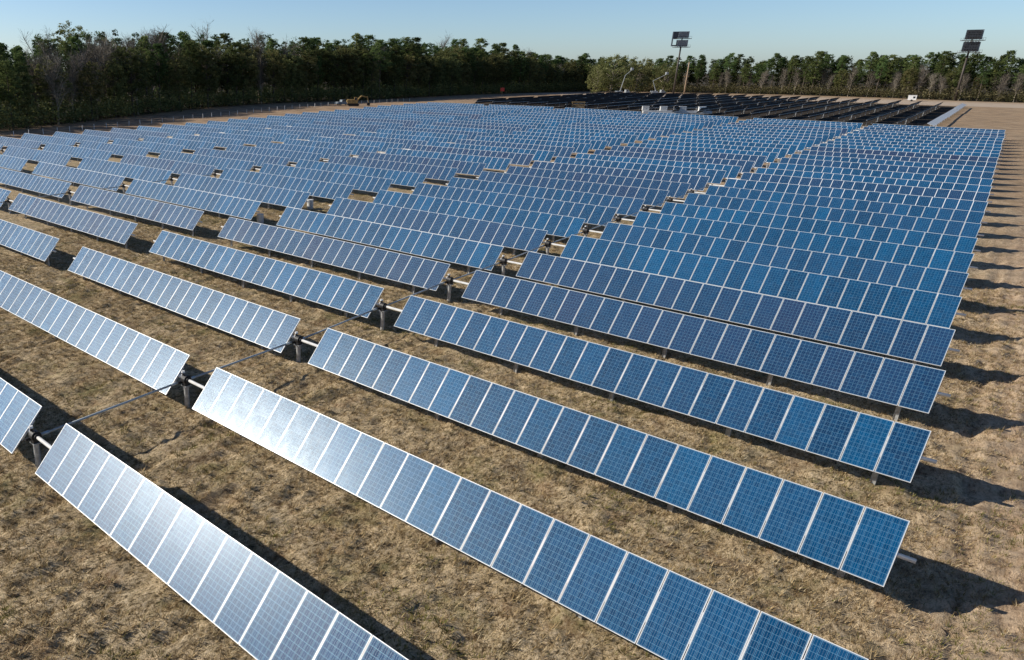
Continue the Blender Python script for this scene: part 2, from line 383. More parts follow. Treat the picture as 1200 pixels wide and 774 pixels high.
BACKWOOD = [(-262, 500), (-190, 502), (-137, 496), (-80, 480), (-33, 468), (40, 482), (120, 500), (190, 505)]
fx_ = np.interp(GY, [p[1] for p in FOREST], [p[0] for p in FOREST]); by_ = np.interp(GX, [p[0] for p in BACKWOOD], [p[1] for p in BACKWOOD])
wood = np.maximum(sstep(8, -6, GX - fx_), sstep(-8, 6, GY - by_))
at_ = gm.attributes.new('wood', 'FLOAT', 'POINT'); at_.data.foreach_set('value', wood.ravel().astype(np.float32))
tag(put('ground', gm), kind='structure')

# dry grass: blades in small tufts
def make_grass():
    V, T, tone = [], [], []
    n = 270000
    y = 4 + 62 * rng.random(n) ** 1.15; x = -66 + 76 * rng.random(n)
    d1 = vnoise(x, y, 2.3, 21) + vnoise(x, y, 0.7, 22) * 0.9
    tq = np.stack([np.round(x / 0.34), np.round(y / 0.42)]); jx = hash2(tq[0], tq[1], 5) - 0.5; jy = hash2(tq[0], tq[1], 6) - 0.5
    pull = 0.55 * (rng.random(n) < 0.75); x = x + pull * ((tq[0] + jx) * 0.34 - x); y = y + pull * ((tq[1] + jy) * 0.42 - y)
    keep = (d1 + 0.25 * rng.random(n) - 0.42 * sstep(-1.5, 6, x + y * 0.0957) > -0.22)
    k2 = np.zeros(n, bool)
    v = np.stack([x, y, -np.full(n, CAM_H)], 1); d = v @ FW
    u = PPX + FPX * (v @ RT) / np.maximum(d, 1); ww = PPY - FPX * (v @ UP) / np.maximum(d, 1)
    k2 = (d > 3) & (u > -90) & (u < 1290) & (ww < 870)
    x, y = x[keep & k2], y[keep & k2]; n = len(x)
    z = terrain(x, y) + micro(x, y)
    nb = 6
    bx = np.repeat(x, nb); by = np.repeat(y, nb); bz = np.repeat(z, nb); m = n * nb
    a = rng.random(m) * 6.283; rad = 0.10 * np.sqrt(rng.random(m)); h = (0.03 + 0.095 * rng.random(m)) * np.repeat(0.6 + 0.9 * rng.random(n), nb)
    px_ = bx + rad * np.cos(a); py_ = by + rad * np.sin(a)
    lean = a + (rng.random(m) - 0.5) * 1.4; lo = h * (0.5 + 1.3 * rng.random(m)); wd = 0.006 + 0.008 * rng.random(m)
    tx, ty = -np.sin(lean) * wd, np.cos(lean) * wd
    A = np.stack([px_ - tx, py_ - ty, bz - 0.02], 1); B = np.stack([px_ + tx, py_ + ty, bz - 0.02], 1)
    C = np.stack([px_ + lo * np.cos(lean), py_ + lo * np.sin(lean), bz + h], 1)
    V = np.stack([A, B, C], 1).reshape(-1, 3)
    g = sstep(0.12, 0.35, vnoise(bx, by, 2.2, 31) + 0.4 * vnoise(bx, by, 0.6, 32))
    tone = 0.84 * rng.random(m)
    tone = np.where(rng.random(m) < 0.55 * g + 0.04, 0.88 + 0.12 * rng.random(m), tone)
    me = np_mesh('dry_grass', V, tris=np.arange(m * 3).reshape(-1, 3), mats=[M_GRASS], tone=tone)
    tag(put('dry_grass', me), 'short dry brown and straw coloured grass between the solar rows', 'grass', kind='stuff')
make_grass()

# ------------------------------------------------------------------ solar trackers
def panel_meshes():
    hx, hy = 0.4945, ML / 2; fwd = 0.017
    g = MB(); gx_, gy_ = hx - fwd, hy - fwd
    g.box(-gx_, gx_, -gy_, gy_, -0.030, -0.004, 1)
    top = 1
    me = g.mesh('solar_panel', [M_CELL, M_BACK])
    uv = me.uv_layers.new(name='UVMap')
    for p in me.polygons:
        if p.normal.z > 0.9: p.material_index = 0
        for li in p.loop_indices:
            c = me.vertices[me.loops[li].vertex_index].co
            uv.data[li].uv = (0.02 + 0.96 * (c.x + gx_) / (2 * gx_), 0.008 + 0.984 * (c.y + gy_) / (2 * gy_))
    f = MB()
    f.box(-hx, hx, -hy, -gy_, -0.042, 0, 0); f.box(-hx, hx, gy_, hy, -0.042, 0, 0)
    f.box(-hx, -gx_, -gy_, gy_, -0.042, 0, 0); f.box(gx_, hx, -gy_, gy_, -0.042, 0, 0)
    fr = f.mesh('panel_frame', [M_ALU])
    c = MB()
    c.box(-gx_, gx_, -gy_, gy_, -0.030, -0.004, 1)
    for q in ((-hx, hx, -hy, -gy_), (-hx, hx, gy_, hy), (-hx, -gx_, -gy_, gy_), (gx_, hx, -gy_, gy_)): c.box(*q, -0.042, 0, 2)
    cm = c.mesh('framed_solar_panel', [M_CELL, M_BACK, M_ALU])
    uv = cm.uv_layers.new(name='UVMap')
    for p in cm.polygons:
        if p.material_index == 1 and p.normal.z > 0.9: p.material_index = 0
        for li in p.loop_indices:
            v = cm.vertices[cm.loops[li].vertex_index].co
            uv.data[li].uv = (0.02 + 0.96 * (v.x + gx_) / (2 * gx_), 0.008 + 0.984 * (v.y + gy_) / (2 * gy_))
    return me, fr, cm
ME_GLASS, ME_FRAME, ME_PANEL = panel_meshes()

def table_mesh(name, back, face=None):
    w_ = NP * MW; b = MB(); b.box(0, w_, -ML / 2, ML / 2, -0.042, 0, 1)
    me = b.mesh(name, [face or M_TABLE, back]); uv = me.uv_layers.new(name='UVMap')
    for p in me.polygons:
        if p.normal.z > 0.9: p.material_index = 0
        for li in p.loop_indices:
            c = me.vertices[me.loops[li].vertex_index].co
            uv.data[li].uv = (c.x / MW, (c.y + ML / 2) / ML)
    return me
ME_TABLE = table_mesh('panel_table', M_BACK)
ME_TABLE_BRIGHT = table_mesh('panel_table', M_BACK, M_BRIGHTFACE)
ME_TABLE_SHADE = table_mesh('shade_backed_panel_table', M_BACKSHADE)
XR0 = -XDRIVE                       # right table starts here, drive post at 0
XL1 = -XDRIVE - GAPD                # left table ends here
XL0 = XL1 - NP * MW; XR1 = XR0 + NP * MW
b = MB(); b.tube((XL0 - 0.35, 0, 0), (-0.22, 0, 0), 0.066, n=12); b.tube((0.22, 0, 0), (XR1 + 0.40, 0, 0), 0.066, n=12); b.tube((-0.22, 0, 0), (0.22, 0, 0), 0.055, n=12)
ME_TUBE = b.mesh('torque_tube', [M_TUBE], True)
for p_ in ME_TUBE.polygons:
    if len(p_.vertices) > 4: p_.use_smooth = False
def post_mesh():
    b = MB()                          # H section pile with a bearing saddle on top
    b.box(-0.075, 0.075, -0.008, 0.008, -0.35, HUB - 0.12, 0)
    b.box(-0.083, -0.075, -0.05, 0.05, -0.35, HUB - 0.12, 0); b.box(0.075, 0.083, -0.05, 0.05, -0.35, HUB - 0.12, 0)
    b.box(-0.05, 0.05, -0.11, 0.11, HUB - 0.118, HUB - 0.075, 0)
    return b.mesh('support_post', [M_GALV])
ME_POST = post_mesh()
def drive_post_mesh():
    b = MB(); b.tube((0, 0, -0.35), (0, 0, HUB - 0.30), 0.108, n=16)
    b.box(-0.17, 0.17, -0.15, 0.15, HUB - 0.298, HUB - 0.262, 0)
    b.box(-0.205, -0.165, -0.035, 0.035, HUB - 0.55, HUB - 0.30, 0)
    return b.mesh('drive_post', [M_GALV])
ME_DPOST = drive_post_mesh()
def gear_mesh():
    b = MB(); b.tube((-0.13, 0, HUB), (0.13, 0, HUB), 0.185, n=18); b.tube((-0.215, 0, HUB), (-0.132, 0, HUB), 0.12, n=14); b.tube((0.132, 0, HUB), (0.215, 0, HUB), 0.12, n=14)
    b.box(-0.125, 0.125, -0.14, 0.14, HUB - 0.26, HUB - 0.16, 0)
    b.box(-0.24, -0.135, -0.30, 0.30, HUB - 0.20, HUB - 0.10, 0)
    b.tube((-0.06, -0.08, HUB + 0.19), (-0.06, -0.08, HUB + 0.30), 0.05, n=10)
    return b.mesh('gear_housing', [M_DARK])
ME_GEAR = gear_mesh()
b = MB(); b.tube((-0.06, -0.08, HUB + 0.301), (-0.06, -0.08, HUB + 0.375), 0.085, 0.07, n=12); b.tube((-0.20, -0.05, HUB + 0.08), (-0.20, -0.05, HUB + 0.17), 0.05, n=10)
ME_CAP = b.mesh('breather_cap', [M_WHITE])
b = MB(); b.box(-0.03, 0.03, -0.42, 0.42, -0.088, -0.044, 0); b.box(-0.006, 0.006, -0.40, 0.40, -0.0435, -0.006, 0)
ME_RAIL = b.mesh('mounting_rail', [M_ALU])
POSTX = [XL0 + 0.9 + i * 4.75 for i in range(5)] + [XR0 + 2.3 + i * 4.72 for i in range(5)]

ORD = 'first second third fourth fifth sixth seventh eighth ninth tenth eleventh twelfth thirteenth fourteenth fifteenth sixteenth seventeenth eighteenth nineteenth twentieth'.split()
def ordinal(n):
    if n <= 20: return ORD[n - 1]
    return ('twenty-' + ORD[n - 21]) if n < 30 else 'thirtieth' if n == 30 else 'thirty-' + ORD[n - 31]

def tracker(name, label, group, base, rotz, roty, tilt, detail, tone, table=ME_TABLE, twist=None):
    """Empty at the foot of the drive post > panels (> frames), torque tube, posts, gear housing"""
    root = thing(name, label, 'solar tracker', base, (0, roty, rotz), group)
    put('torque_tube', ME_TUBE, root, (0, 0, HUB))
    sy, cz = -0.10 * math.sin(tilt), HUB + 0.10 * math.cos(tilt)
    for side, (xa, tn) in enumerate(((XL0, tone[0]), (XR0, tone[1]))):
        if detail >= 1:
            for i in range(NP):
                tt = tilt + rnd.gauss(0, 0.0025)
                q = put('solar_panel', ME_GLASS if detail >= 2 else ME_PANEL, root, (xa + (i + 0.5) * MW, sy, cz), (tt, rnd.gauss(0, 0.0015), 0))
                q['tone'] = max(0.0, min(1.0, tn + (rnd.random() - 0.5) * 0.25 - (0.35 if rnd.random() < 0.08 else 0)))
                if detail >= 2: put('panel_frame', ME_FRAME, q)
            if detail >= 3:
                for i in range(NP + 1):
                    xx = xa + i * MW + (0.035 if i == 0 else -0.035 if i == NP else 0)
                    put('mounting_rail', ME_RAIL, root, (xx, sy, cz), (tilt, 0, 0))
        else:
            q = put('panel_table', table, root, (xa, sy, cz), (tilt + rnd.gauss(0, 0.004), 0, 0)); q['tone'] = tn
    for x in (POSTX if detail >= 1 else POSTX[::2]): put('support_post', ME_POST, root, (x, 0, 0))
    put('drive_post', ME_DPOST, root)
    if detail >= 1:
        g_ = put('gear_housing', ME_GEAR, root); put('breather_cap', ME_CAP, g_)
    return root

PLACE = ['beside the bare dirt strip', 'in the middle between the two aisles', 'along the forest edge']
NROW = 30
heads = {}
for k in range(-2, NROW - 2):
    r = k + 2
    dz = DZ[r] if r < 14 else rnd.gauss(0, 0.055); dx = DX[r] if r < 14 else rnd.gauss(0, 0.06); dt = DT[r] if r < 14 else rnd.gauss(0, 0.008)
    for c in range(3):
        xd = X0 + XDRIVE + SKEW * k + dx - c * (2 * NP * MW + GAPD + GAPA); y = Y0 + k * PITCHROW
        if not any(seen(xd + q, y, 1.4, 60) for q in (-22, -11, 0, 11, 22)): continue
        zl, zr = float(terrain(xd - 22, y)), float(terrain(xd + 22, y)); zc = (zl + zr) / 2 + dz
        dist = math.hypot(xd, y)
        det = 3 if (k <= 1 and c == 0) or (k <= 0 and c == 1) else 2 if k <= 3 and c < 2 else 1 if (k <= 9 and c < 2) or (k <= 6) else 0
        tn = [min(1, max(0, rnd.gauss(0.12, 0.14) + (0.55 if rnd.random() < 0.22 else 0))) for _ in range(2)]
        if c == 0 and k == 2: tn = [0.9, 0.75]
        if c == 0 and k == 3: tn = [0.2, 0.7]
        if c == 0 and k in (9, 10): tn = [0.8, 0.3]
        if c == 1 and k in (2, 8, 9): tn = [0.3, 0.75]
        o = tracker('solar_tracker', f'blue solar tracker {PLACE[c]}, {ordinal(r + 1)} row from the front', 'long blue solar trackers in rows across the field',
                    (xd, y, zc), 0, -math.atan2(zr - zl, 44.0), TILT + dt, det, tn)
        heads[(k, c)] = (xd, y, zc)
# drive rods that link neighbouring rows
DRV = ['beside the dirt strip', 'in the middle', 'by the forest']
for (k, c), (xd, y, zc) in sorted(heads.items(), key=lambda q: (q[0][1], q[0][0])):
    if (k + 1, c) not in heads or k > 9: continue
    x2, y2, z2 = heads[(k + 1, c)]
    b = MB(); L = math.dist((xd, y), (x2, y2)); zz = HUB - 0.15
    b.tube((-0.20, 0.305, zz), (-0.20 + x2 - xd, y2 - y - 0.305, zz + z2 - zc), 0.045, n=12)
    b.tube((-0.20, 0.306, zz), (-0.20 + 0.06 * (x2 - xd), 0.62, zz + 0.06 * (z2 - zc)), 0.062, n=12)
    b.tube((-0.20 + 0.945 * (x2 - xd), y2 - y - 0.62, zz + 0.945 * (z2 - zc)), (-0.20 + x2 - xd, y2 - y - 0.306, zz + z2 - zc), 0.062, n=12)
    o = b.build('drive_rod', [M_ROD], None, (xd, y, zc), smooth=True)
    tag(o, f'steel drive rod between {ordinal(k + 3)} and {ordinal(k + 4)} row from the front, {DRV[c]}', 'drive rod', 'steel drive rods linking the rows')

# ---- the second block beyond: trackers turned to face the sun, seen from behind
ROT2 = math.atan2(E2[1], E2[0]) + math.pi          # local -y ... faces the sun
def second_block():
    for j in range(20):
        for q in range(3):
            xb = -35.0 - 7.1 * j; yb = 233 + 4.4 * min(j, 3.2)
            s = 22.6 + q * 49.8
            x, y = xb + E2[0] * s, yb + E2[1] * s
            zc = float(terrain(x, y)) + rnd.gauss(0, 0.05)
            side = 'outermost row by the bare earth' if j == 0 else f'{ordinal(j + 1)} row from the bare earth'
            if j == 0:            # this row is turned the other way with a made-up pale facing for its brightness
                o = tracker('solar_tracker', f'tracker with an added pale facing in the far block, {side}, {ordinal(q + 1)} along it',
                        'trackers of the far block', (x, y, zc), ROT2 + math.pi, 0, R_(21), 0, (0.3, 0.3), ME_TABLE_BRIGHT)
                for ch in o.children:
                    if ch.name.startswith('panel_table'): ch.scale = (1, 0.78, 1)
                for xa, xb_ in ((XL1 - 0.002, XR0 + 0.002), (XR1 - 0.002, XR1 + 5.4)):
                    cv = put('added_gap_filler', ME_TABLE_BRIGHT, o, (xa, -0.041, HUB + 0.091), (R_(21), 0, 0)); cv.scale = ((xb_ - xa) / (NP * MW), 0.78, 1)  # added filler, joins the tables into one pale strip
            else:
                tracker('solar_tracker', f'tracker with shade-coloured back in the far block, {side}, {ordinal(q + 1)} along it',
                        'trackers of the far block', (x, y, zc), ROT2 + math.pi, 0, -TILT - rnd.gauss(0, 0.008), 0, (0.3, 0.3), ME_TABLE_SHADE)
second_block()

# ------------------------------------------------------------------ equipment
def at(u, v, z=None, depth=None):
    """site point for a bearing seen on the survey photo, at a chosen depth, or on the ground"""
    d = FW + RT * (u - PPX) / FPX - UP * (v - PPY) / FPX
    if depth is not None: return np.array([0, 0, CAM_H]) + d * depth
    zz = 0.0
    for _ in range(12):
        p_ = np.array([0, 0, CAM_H]) + d * (zz - CAM_H) / d[2]
        zz = float(terrain(p_[0], p_[1])) + (z or 0)
    return p_

for (u, v, lab) in ((305, 263.5, 'white plastic drum standing in the aisle behind the sixth row'), (363.5, 245.5, 'white plastic drum standing in the aisle behind the seventh row')):
    p_ = at(u, v); t_ = thing('plastic_drum', lab, 'drum', (p_[0], p_[1], float(terrain(p_[0], p_[1])) - 0.02), group='white drums in the aisle')
    b = MB()
    for z0, z1, r0, r1 in ((0, 0.06, 0.29, 0.31), (0.06, 0.34, 0.31, 0.325), (0.34, 0.38, 0.34, 0.34), (0.38, 0.68, 0.325, 0.325), (0.68, 0.72, 0.34, 0.34), (0.72, 0.98, 0.325, 0.31)):
        b.tube((0, 0, z0), (0, 0, z1), r0, r1, n=24, cap=z1 > 0.97 or z0 == 0 or 0.34 <= z0 <= 0.38 or 0.68 <= z0 <= 0.72)
    b.build('drum_body', [M_OFFWHITE], t_, smooth=False)
    b = MB(); b.tube((0, 0, 0.981), (0, 0, 1.02), 0.335, n=24); b.tube((0.12, 0.1, 1.021), (0.12, 0.1, 1.05), 0.05, n=10)
    b.build('drum_lid', [M_WHITE], t_)

# white equipment cabinets on a low white plinth behind the main block
pa, pb = at(753, 132.5), at(833, 134.5)
dv = pb - pa; Lc = float(np.hypot(dv[0], dv[1])); an = math.atan2(dv[1], dv[0])
t_ = thing('equipment_plinth', 'long low white plinth carrying the equipment cabinets behind the main block', 'plinth', (pa[0], pa[1], float(terrain(pa[0], pa[1]))), (0, 0, an))
b = MB(); b.box(0, Lc, -0.9, 0.9, 0, 0.75); b.build('plinth_body', [M_WHITE], t_)
b = MB()
for i in range(7):
    x_ = 0.6 + i * (Lc - 1.2) / 6; b.tube((x_, 0.85, 0.751), (x_, 0.85, 1.4), 0.03, n=6)
b.tube((0.6, 0.85, 1.4), (Lc - 0.6, 0.85, 1.4), 0.03, n=6); b.build('hand_rail', [M_GALV], t_)
WB = ['first', 'second', 'third', 'fourth']
for i, fr in enumerate((0.035, 0.30, 0.58, 0.86)):
    c_ = pa + dv * fr
    q = thing('equipment_cabinet', f'white equipment cabinet on the low plinth, {WB[i]} of four from the crate', 'cabinet', (c_[0], c_[1], float(terrain(pa[0], pa[1])) + 0.753), (0, 0, an), 'white equipment cabinets on the plinth')
    b = MB(); b.box(-0.95, 0.95, -0.65, 0.65, 0, 1.15); b.build('cabinet_body', [M_WHITE], q)
    b = MB(); b.box(-1.02, 1.02, -0.72, 0.72, 1.152, 1.24); b.build('cabinet_roof', [M_OFFWHITE], q)
    for s_ in (-1, 1):
        b = MB(); b.box(s_ * 0.46 - 0.42, s_ * 0.46 + 0.42, -0.68, -0.653, 0.1, 1.05); b.box(s_ * 0.12 - 0.03, s_ * 0.12 + 0.03, -0.71, -0.682, 0.5, 0.7)
        b.build('cabinet_door', [M_OFFWHITE], q)
# timber crate
p_ = at(677, 127.5); t_ = thing('timber_crate', 'open sided tan timber crate standing behind the last blue row', 'crate', (p_[0], p_[1], float(terrain(p_[0], p_[1]))), (0, 0, an))
b = MB()
for sx in (-1.9, 0, 1.9):
    for sy2 in (-0.9, 0.9): b.box(sx - 0.09, sx + 0.09, sy2 - 0.09, sy2 + 0.09, 0, 2.0)
b.build('crate_post', [M_WOOD], t_)
b = MB()
for z_ in (0.15, 0.7, 1.25): b.box(-2.0, 2.0, -1.02, -0.994, z_, z_ + 0.3); b.box(-2.0, 2.0, 0.994, 1.02, z_, z_ + 0.3)
b.box(-2.02, -1.994, -0.98, 0.98, 0.15, 1.6); b.box(1.994, 2.02, -0.98, 0.98, 0.15, 1.6)
b.build('crate_boards', [M_WOOD], t_)
b = MB(); b.box(-2.15, 2.15, -1.12, 1.12, 2.003, 2.12); b.build('crate_lid', [M_YELLOW], t_)
# pallet box near the tower
p_ = at(1068, 119.0); t_ = thing('site_trailer', 'small white site trailer on the pale earth beyond the far block', 'trailer', (p_[0], p_[1], float(terrain(p_[0], p_[1]))), (0, 0, R_(8)))
b = MB(); b.box(-1.5, 1.5, -1.0, 1.0, 0.55, 2.5); b.box(-1.56, 1.56, -1.06, 1.06, 2.502, 2.6); b.build('trailer_body', [M_WHITE], t_)
for s_ in (-1, 1):
    b = MB(); b.tube((0.0, s_ * 1.01, 0.4), (0.0, s_ * 1.22, 0.4), 0.4, n=16); b.build('wheel', [M_RUBBER], t_)
b = MB(); b.box(-2.6, -1.502, -0.06, 0.06, 0.55, 0.7); b.tube((-2.5, 0, 0), (-2.5, 0, 0.548), 0.05); b.build('drawbar', [M_GALV], t_)
b = MB(); b.box(0.3, 1.1, -1.025, -1.002, 1.3, 2.1); b.build('window', [M_CABGLASS], t_)

def light_tower(base, yaw, label, kind, z0, z1, wd):
    t_ = thing('light_tower', label, 'light tower', base, (0, 0, yaw), None)
    b = MB(); b.tube((0, 0, -0.5), (0, 0, z0), 0.50, 0.36, n=14); b.tube((0, 0, z0), (0, 0, z1 - 1), 0.36, 0.25, n=14); b.build('pole', [M_RUST], t_, smooth=True)
    hm = (z1 - z0) / 2
    for d, (za, zb) in enumerate(((z0, z0 + hm - 0.3), (z0 + hm + 0.3, z1))):
        b = MB(); b.box(-wd / 2 - 1.0, wd / 2 + 1.6, -2.2, 2.2, za - 0.22, za); 
        for x_ in np.linspace(-wd / 2 - 0.9, wd / 2 + 1.5, 8): b.tube((x_, -2.15, za + 0.003), (x_, -2.15, za + 1.0), 0.04, n=6); b.tube((x_, 2.15, za + 0.003), (x_, 2.15, za + 1.0), 0.04, n=6)
        b.tube((-wd / 2 - 0.9, -2.15, za + 1.0), (wd / 2 + 1.5, -2.15, za + 1.0), 0.04, n=6)
        b.build('platform', [M_RUST], t_)
        f = MB(); f.box(-wd / 2, wd / 2, -0.7, 0.5, za + 0.35, zb - 0.15); rk = f.build('lamp_rack', [M_LAMP], t_)
        side = MB(); side.box(wd / 2 + 0.004, wd / 2 + 0.5, -0.75, 1.9, za + 0.3, zb - 0.1); side.build('lit_end_face', [M_LAMPGREY], t_)  # lighter grey puts the rack's sunlit side into the colour
        l = MB(); cols, rows = 6, 4
        for i in range(cols):
            for j in range(rows):
                x_ = -wd / 2 + (i + 0.5) * wd / cols; z_ = za + 0.35 + (j + 0.5) * (zb - za - 0.5) / rows
                l.tube((x_, -1.35, z_ - 0.15), (x_, -0.704, z_), 0.5, 0.32, n=10)
        l.build('floodlight_bank', [M_LAMP if kind == 'dark' else M_LAMPGREY], t_)
        if kind == 'dark' and d == 0:
            s = MB()
            for i in range(6): s.box(-wd / 2 + 0.1 + i * wd / 6, -wd / 2 + 0.8 + i * wd / 6, -1.0, -0.703, zb - 0.147, zb + 0.2)
            s.build('ballast_box', [M_OFFWHITE], t_)
    return t_
p_ = at(1118.8, 118.3); p_[2] = float(terrain(p_[0], p_[1]))
light_tower(p_, R_(18), 'tall dark floodlight tower with two stacked racks beside the bare earth', 'dark', 20.6, 30.2, 5.4)
p_ = at(797.0, 60, depth=402); p_[2] = float(terrain(p_[0], p_[1]))
tw = light_tower(p_, R_(42), 'tall grey floodlight tower rising behind the far block near the bucket trucks', 'grey', 24.2, 32.0, 5.0)
b = MB(); b.box(-5.0, -2.55, -0.6, 0.6, 28.2, 31.8); b.box(-5.0, -2.55, -0.6, 0.6, 24.6, 25.2); b.box(-5.0, -4.7, -0.6, 0.6, 25.2, 28.2); b.build('side_rack', [M_LAMP], tw)
# timber utility pole
p_ = at(810, 60, depth=400); p_[2] = float(terrain(p_[0], p_[1]))
t_ = thing('utility_pole', 'bare tan timber utility pole standing in front of the far pines', 'pole', p_, (0, 0, R_(40)))
b = MB(); b.tube((0, 0, -0.4), (0, 0, 16.8), 0.36, 0.24, n=12); b.build('pole_shaft', [M_POLE], t_, smooth=True)
b = MB(); b.box(-1.3, 1.3, 0.43, 0.62, 9.4, 9.7); b.build('cross_arm', [M_WOOD], t_)

def wheel(t, x, y, r, w):
    b = MB(); b.tube((x, y - w / 2, r), (x, y + w / 2, r), r, n=18); o = b.build('wheel', [M_RUBBER], t)
    b = MB(); b.tube((x, y - w / 2 - 0.03, r), (x, y - w / 2 - 0.002, r), r * 0.5, n=12); b.build('rim', [M_GALV], o)
def bucket_truck(base, yaw, pts, label):
    t = thing('bucket_truck', label, 'bucket truck', base, (0, 0, yaw), 'bucket trucks behind the far block')
    b = MB(); b.box(-3.6, 1.5, -1.15, 1.15, 0.75, 1.15); b.box(-3.5, -0.2, -1.2, -0.75, 1.153, 2.0); b.box(-3.5, -0.2, 0.75, 1.2, 1.153, 2.0); b.build('body', [M_TRUCK], t)
    b = MB(); b.prism([(1.6, 0.6), (4.0, 0.6), (4.0, 1.55), (3.35, 1.7), (2.9, 2.55), (1.6, 2.55)], -1.1, 1.1); cb_ = b.build('cab', [M_TRUCK], t)
    b = MB(); b.box(1.75, 2.75, -1.12, -1.103, 1.7, 2.4); b.box(1.75, 2.75, 1.103, 1.12, 1.7, 2.4); b.build('window', [M_CABGLASS], cb_)
    for x_ in (3.1, -2.3):
        for s_ in (-1, 1): wheel(t, x_, s_ * 0.95, 0.5, 0.35)
    b = MB(); b.tube((-1.2, 0, 1.153), (-1.2, 0, 2.3), 0.45, 0.35, n=12); b.build('turret', [M_TRUCK], t)
    q = [np.array((-1.2, 0, 2.3))] + [np.array(p, float) for p in pts]
    for i in range(len(q) - 1):
        b = MB(); b.tube(q[i], q[i + 1], 0.17 - 0.025 * i, 0.145 - 0.025 * i, n=8); b.build('boom', [M_TRUCK], t)
    e = q[-1]; b = MB(); b.box(e[0] - 0.6, e[0] + 0.6, e[1] - 0.5, e[1] + 0.5, e[2] - 0.2, e[2] + 1.1); b.build('bucket', [M_TRUCK], t)
CAMX = math.atan2(RT[1], RT[0])
p_ = at(736, 60, depth=408); p_[2] = float(terrain(p_[0], p_[1]))
bucket_truck(p_, CAMX, [(0.4, 0, 10.0), (3.6, 0, 12.8)], 'white bucket truck with its boom raised nearly upright in front of the willow')
p_ = at(778, 60, depth=408); p_[2] = float(terrain(p_[0], p_[1]))
bucket_truck(p_, CAMX, [(-3.4, 0, 7.2), (3.6, 0, 10.6)], 'white bucket truck with its boom folded back in a zigzag')

def excavator(base, yaw):
    t = thing('excavator', 'yellow tracked excavator parked by the forest edge', 'excavator', base, (0, 0, yaw))
    for s_ in (-1, 1):
        b = MB(); b.prism([(-2.0, 0.25), (-1.6, 0), (1.6, 0), (2.0, 0.25), (2.0, 0.65), (1.6, 0.9), (-1.6, 0.9), (-2.0, 0.65)], s_ * 1.1 - 0.3, s_ * 1.1 + 0.3); b.build('crawler_track', [M_RUBBER], t)
    b = MB(); b.box(-2.2, 1.5, -1.3, 1.3, 0.95, 1.35); b.prism([(-2.4, 1.352), (0.2, 1.352), (0.2, 2.3), (-1.9, 2.3), (-2.4, 2.0)], -1.3, 1.3); b.build('upper_body', [M_YELLOW], t)
    b = MB(); b.prism([(0.25, 1.352), (1.6, 1.352), (1.6, 2.2), (1.25, 3.1), (0.25, 3.1)], -1.25, -0.2); c_ = b.build('cab', [M_YELLOW], t)
    b = MB(); b.box(0.4, 1.2, -1.27, -1.253, 2.1, 2.9); b.build('window', [M_CABGLASS], c_)
    b = MB(); b.tube((1.0, 0.4, 1.6), (2.9, 0.4, 3.5), 0.32, 0.28, n=6); b.tube((2.9, 0.4, 3.5), (5.0, 0.4, 3.1), 0.28, 0.22, n=6); b.build('boom', [M_YELLOW], t)
    b = MB(); b.tube((5.0, 0.4, 3.3), (5.6, 0.4, 1.1), 0.24, 0.18, n=6); st = b.build('arm', [M_YELLOW], t)
    b = MB(); b.prism([(5.1, 0.2), (6.0, 0.1), (6.1, 1.0), (5.5, 1.2), (4.9, 0.8)], -0.2, 1.0); b.build('bucket', [M_DARK], st)
p_ = at(414, 124.5); p_[2] = float(terrain(p_[0], p_[1]))
excavator(p_, CAMX)
p_ = at(402, 123.5); p_[2] = float(terrain(p_[0], p_[1]))
t_ = thing('pickup_truck', 'grey blue pickup truck parked beside the yellow excavator', 'pickup', p_, (0, 0, CAMX + 0.5))
b = MB(); b.prism([(-2.7, 0.5), (2.7, 0.5), (2.7, 1.1), (1.5, 1.25), (-2.7, 1.25)], -0.95, 0.95); b.build('body', [M_LAMPGREY], t_)
b = MB(); b.prism([(-1.0, 1.252), (1.3, 1.252), (0.6, 1.95), (-0.9, 1.95)], -0.85, 0.85); cb_ = b.build('cab', [M_LAMPGREY], t_)
b = MB(); b.prism([(-0.85, 1.35), (1.0, 1.35), (0.5, 1.85), (-0.8, 1.85)], -0.87, -0.853); b.build('window', [M_CABGLASS], cb_)
for x_ in (-1.7, 1.7):
    for s_ in (-1, 1): wheel(t_, x_, s_ * 0.85, 0.4, 0.28)
# red sign at the dark wood
p_ = at(588, 114.5); p_[2] = float(terrain(p_[0], p_[1]))
t_ = thing('warning_sign', 'small red sign on a post against the dark wood', 'sign', p_, (0, 0, CAMX))
b = MB(); b.tube((0, 0, -0.2), (0, 0, 4.6), 0.07, n=8); b.build('sign_post', [M_RUST], t_)
b = MB(); b.box(-0.9, 0.9, -0.12, -0.075, 2.8, 4.4); b.build('sign_board', [M_RED], t_)
# marker posts along the forest side of the field
FP = [(-160, 40), (-172, 73), (-178, 91), (-184, 109), (-190, 135), (-200, 175), (-207, 215), (-213, 262)]
seg = [math.dist(FP[i], FP[i + 1]) for i in range(len(FP) - 1)]; s = 0.0
b = MB(); b.box(-0.05, 0.05, -0.05, 0.05, -0.3, 1.15, 0); b.box(-0.07, 0.07, -0.07, 0.07, 1.152, 1.25, 1); ME_STAKE = b.mesh('marker_post', [M_WHITE, M_OFFWHITE])
while s < sum(seg):
    q = s; i = 0
    while q > seg[i]: q -= seg[i]; i += 1
    f = q / seg[i]; x = FP[i][0] + f * (FP[i + 1][0] - FP[i][0]); y = FP[i][1] + f * (FP[i + 1][1] - FP[i][1])
    if seen(x, y, 0, 40):
        o = put('marker_post', ME_STAKE, None, (x + rnd.gauss(0, 0.2), y, float(terrain(x, y))), (rnd.gauss(0, 0.04), rnd.gauss(0, 0.04), rnd.random()))
        tag(o, 'thin white marker post in the line between the row ends and the forest', 'marker post', 'white marker posts along the forest side')
    s += 4.3

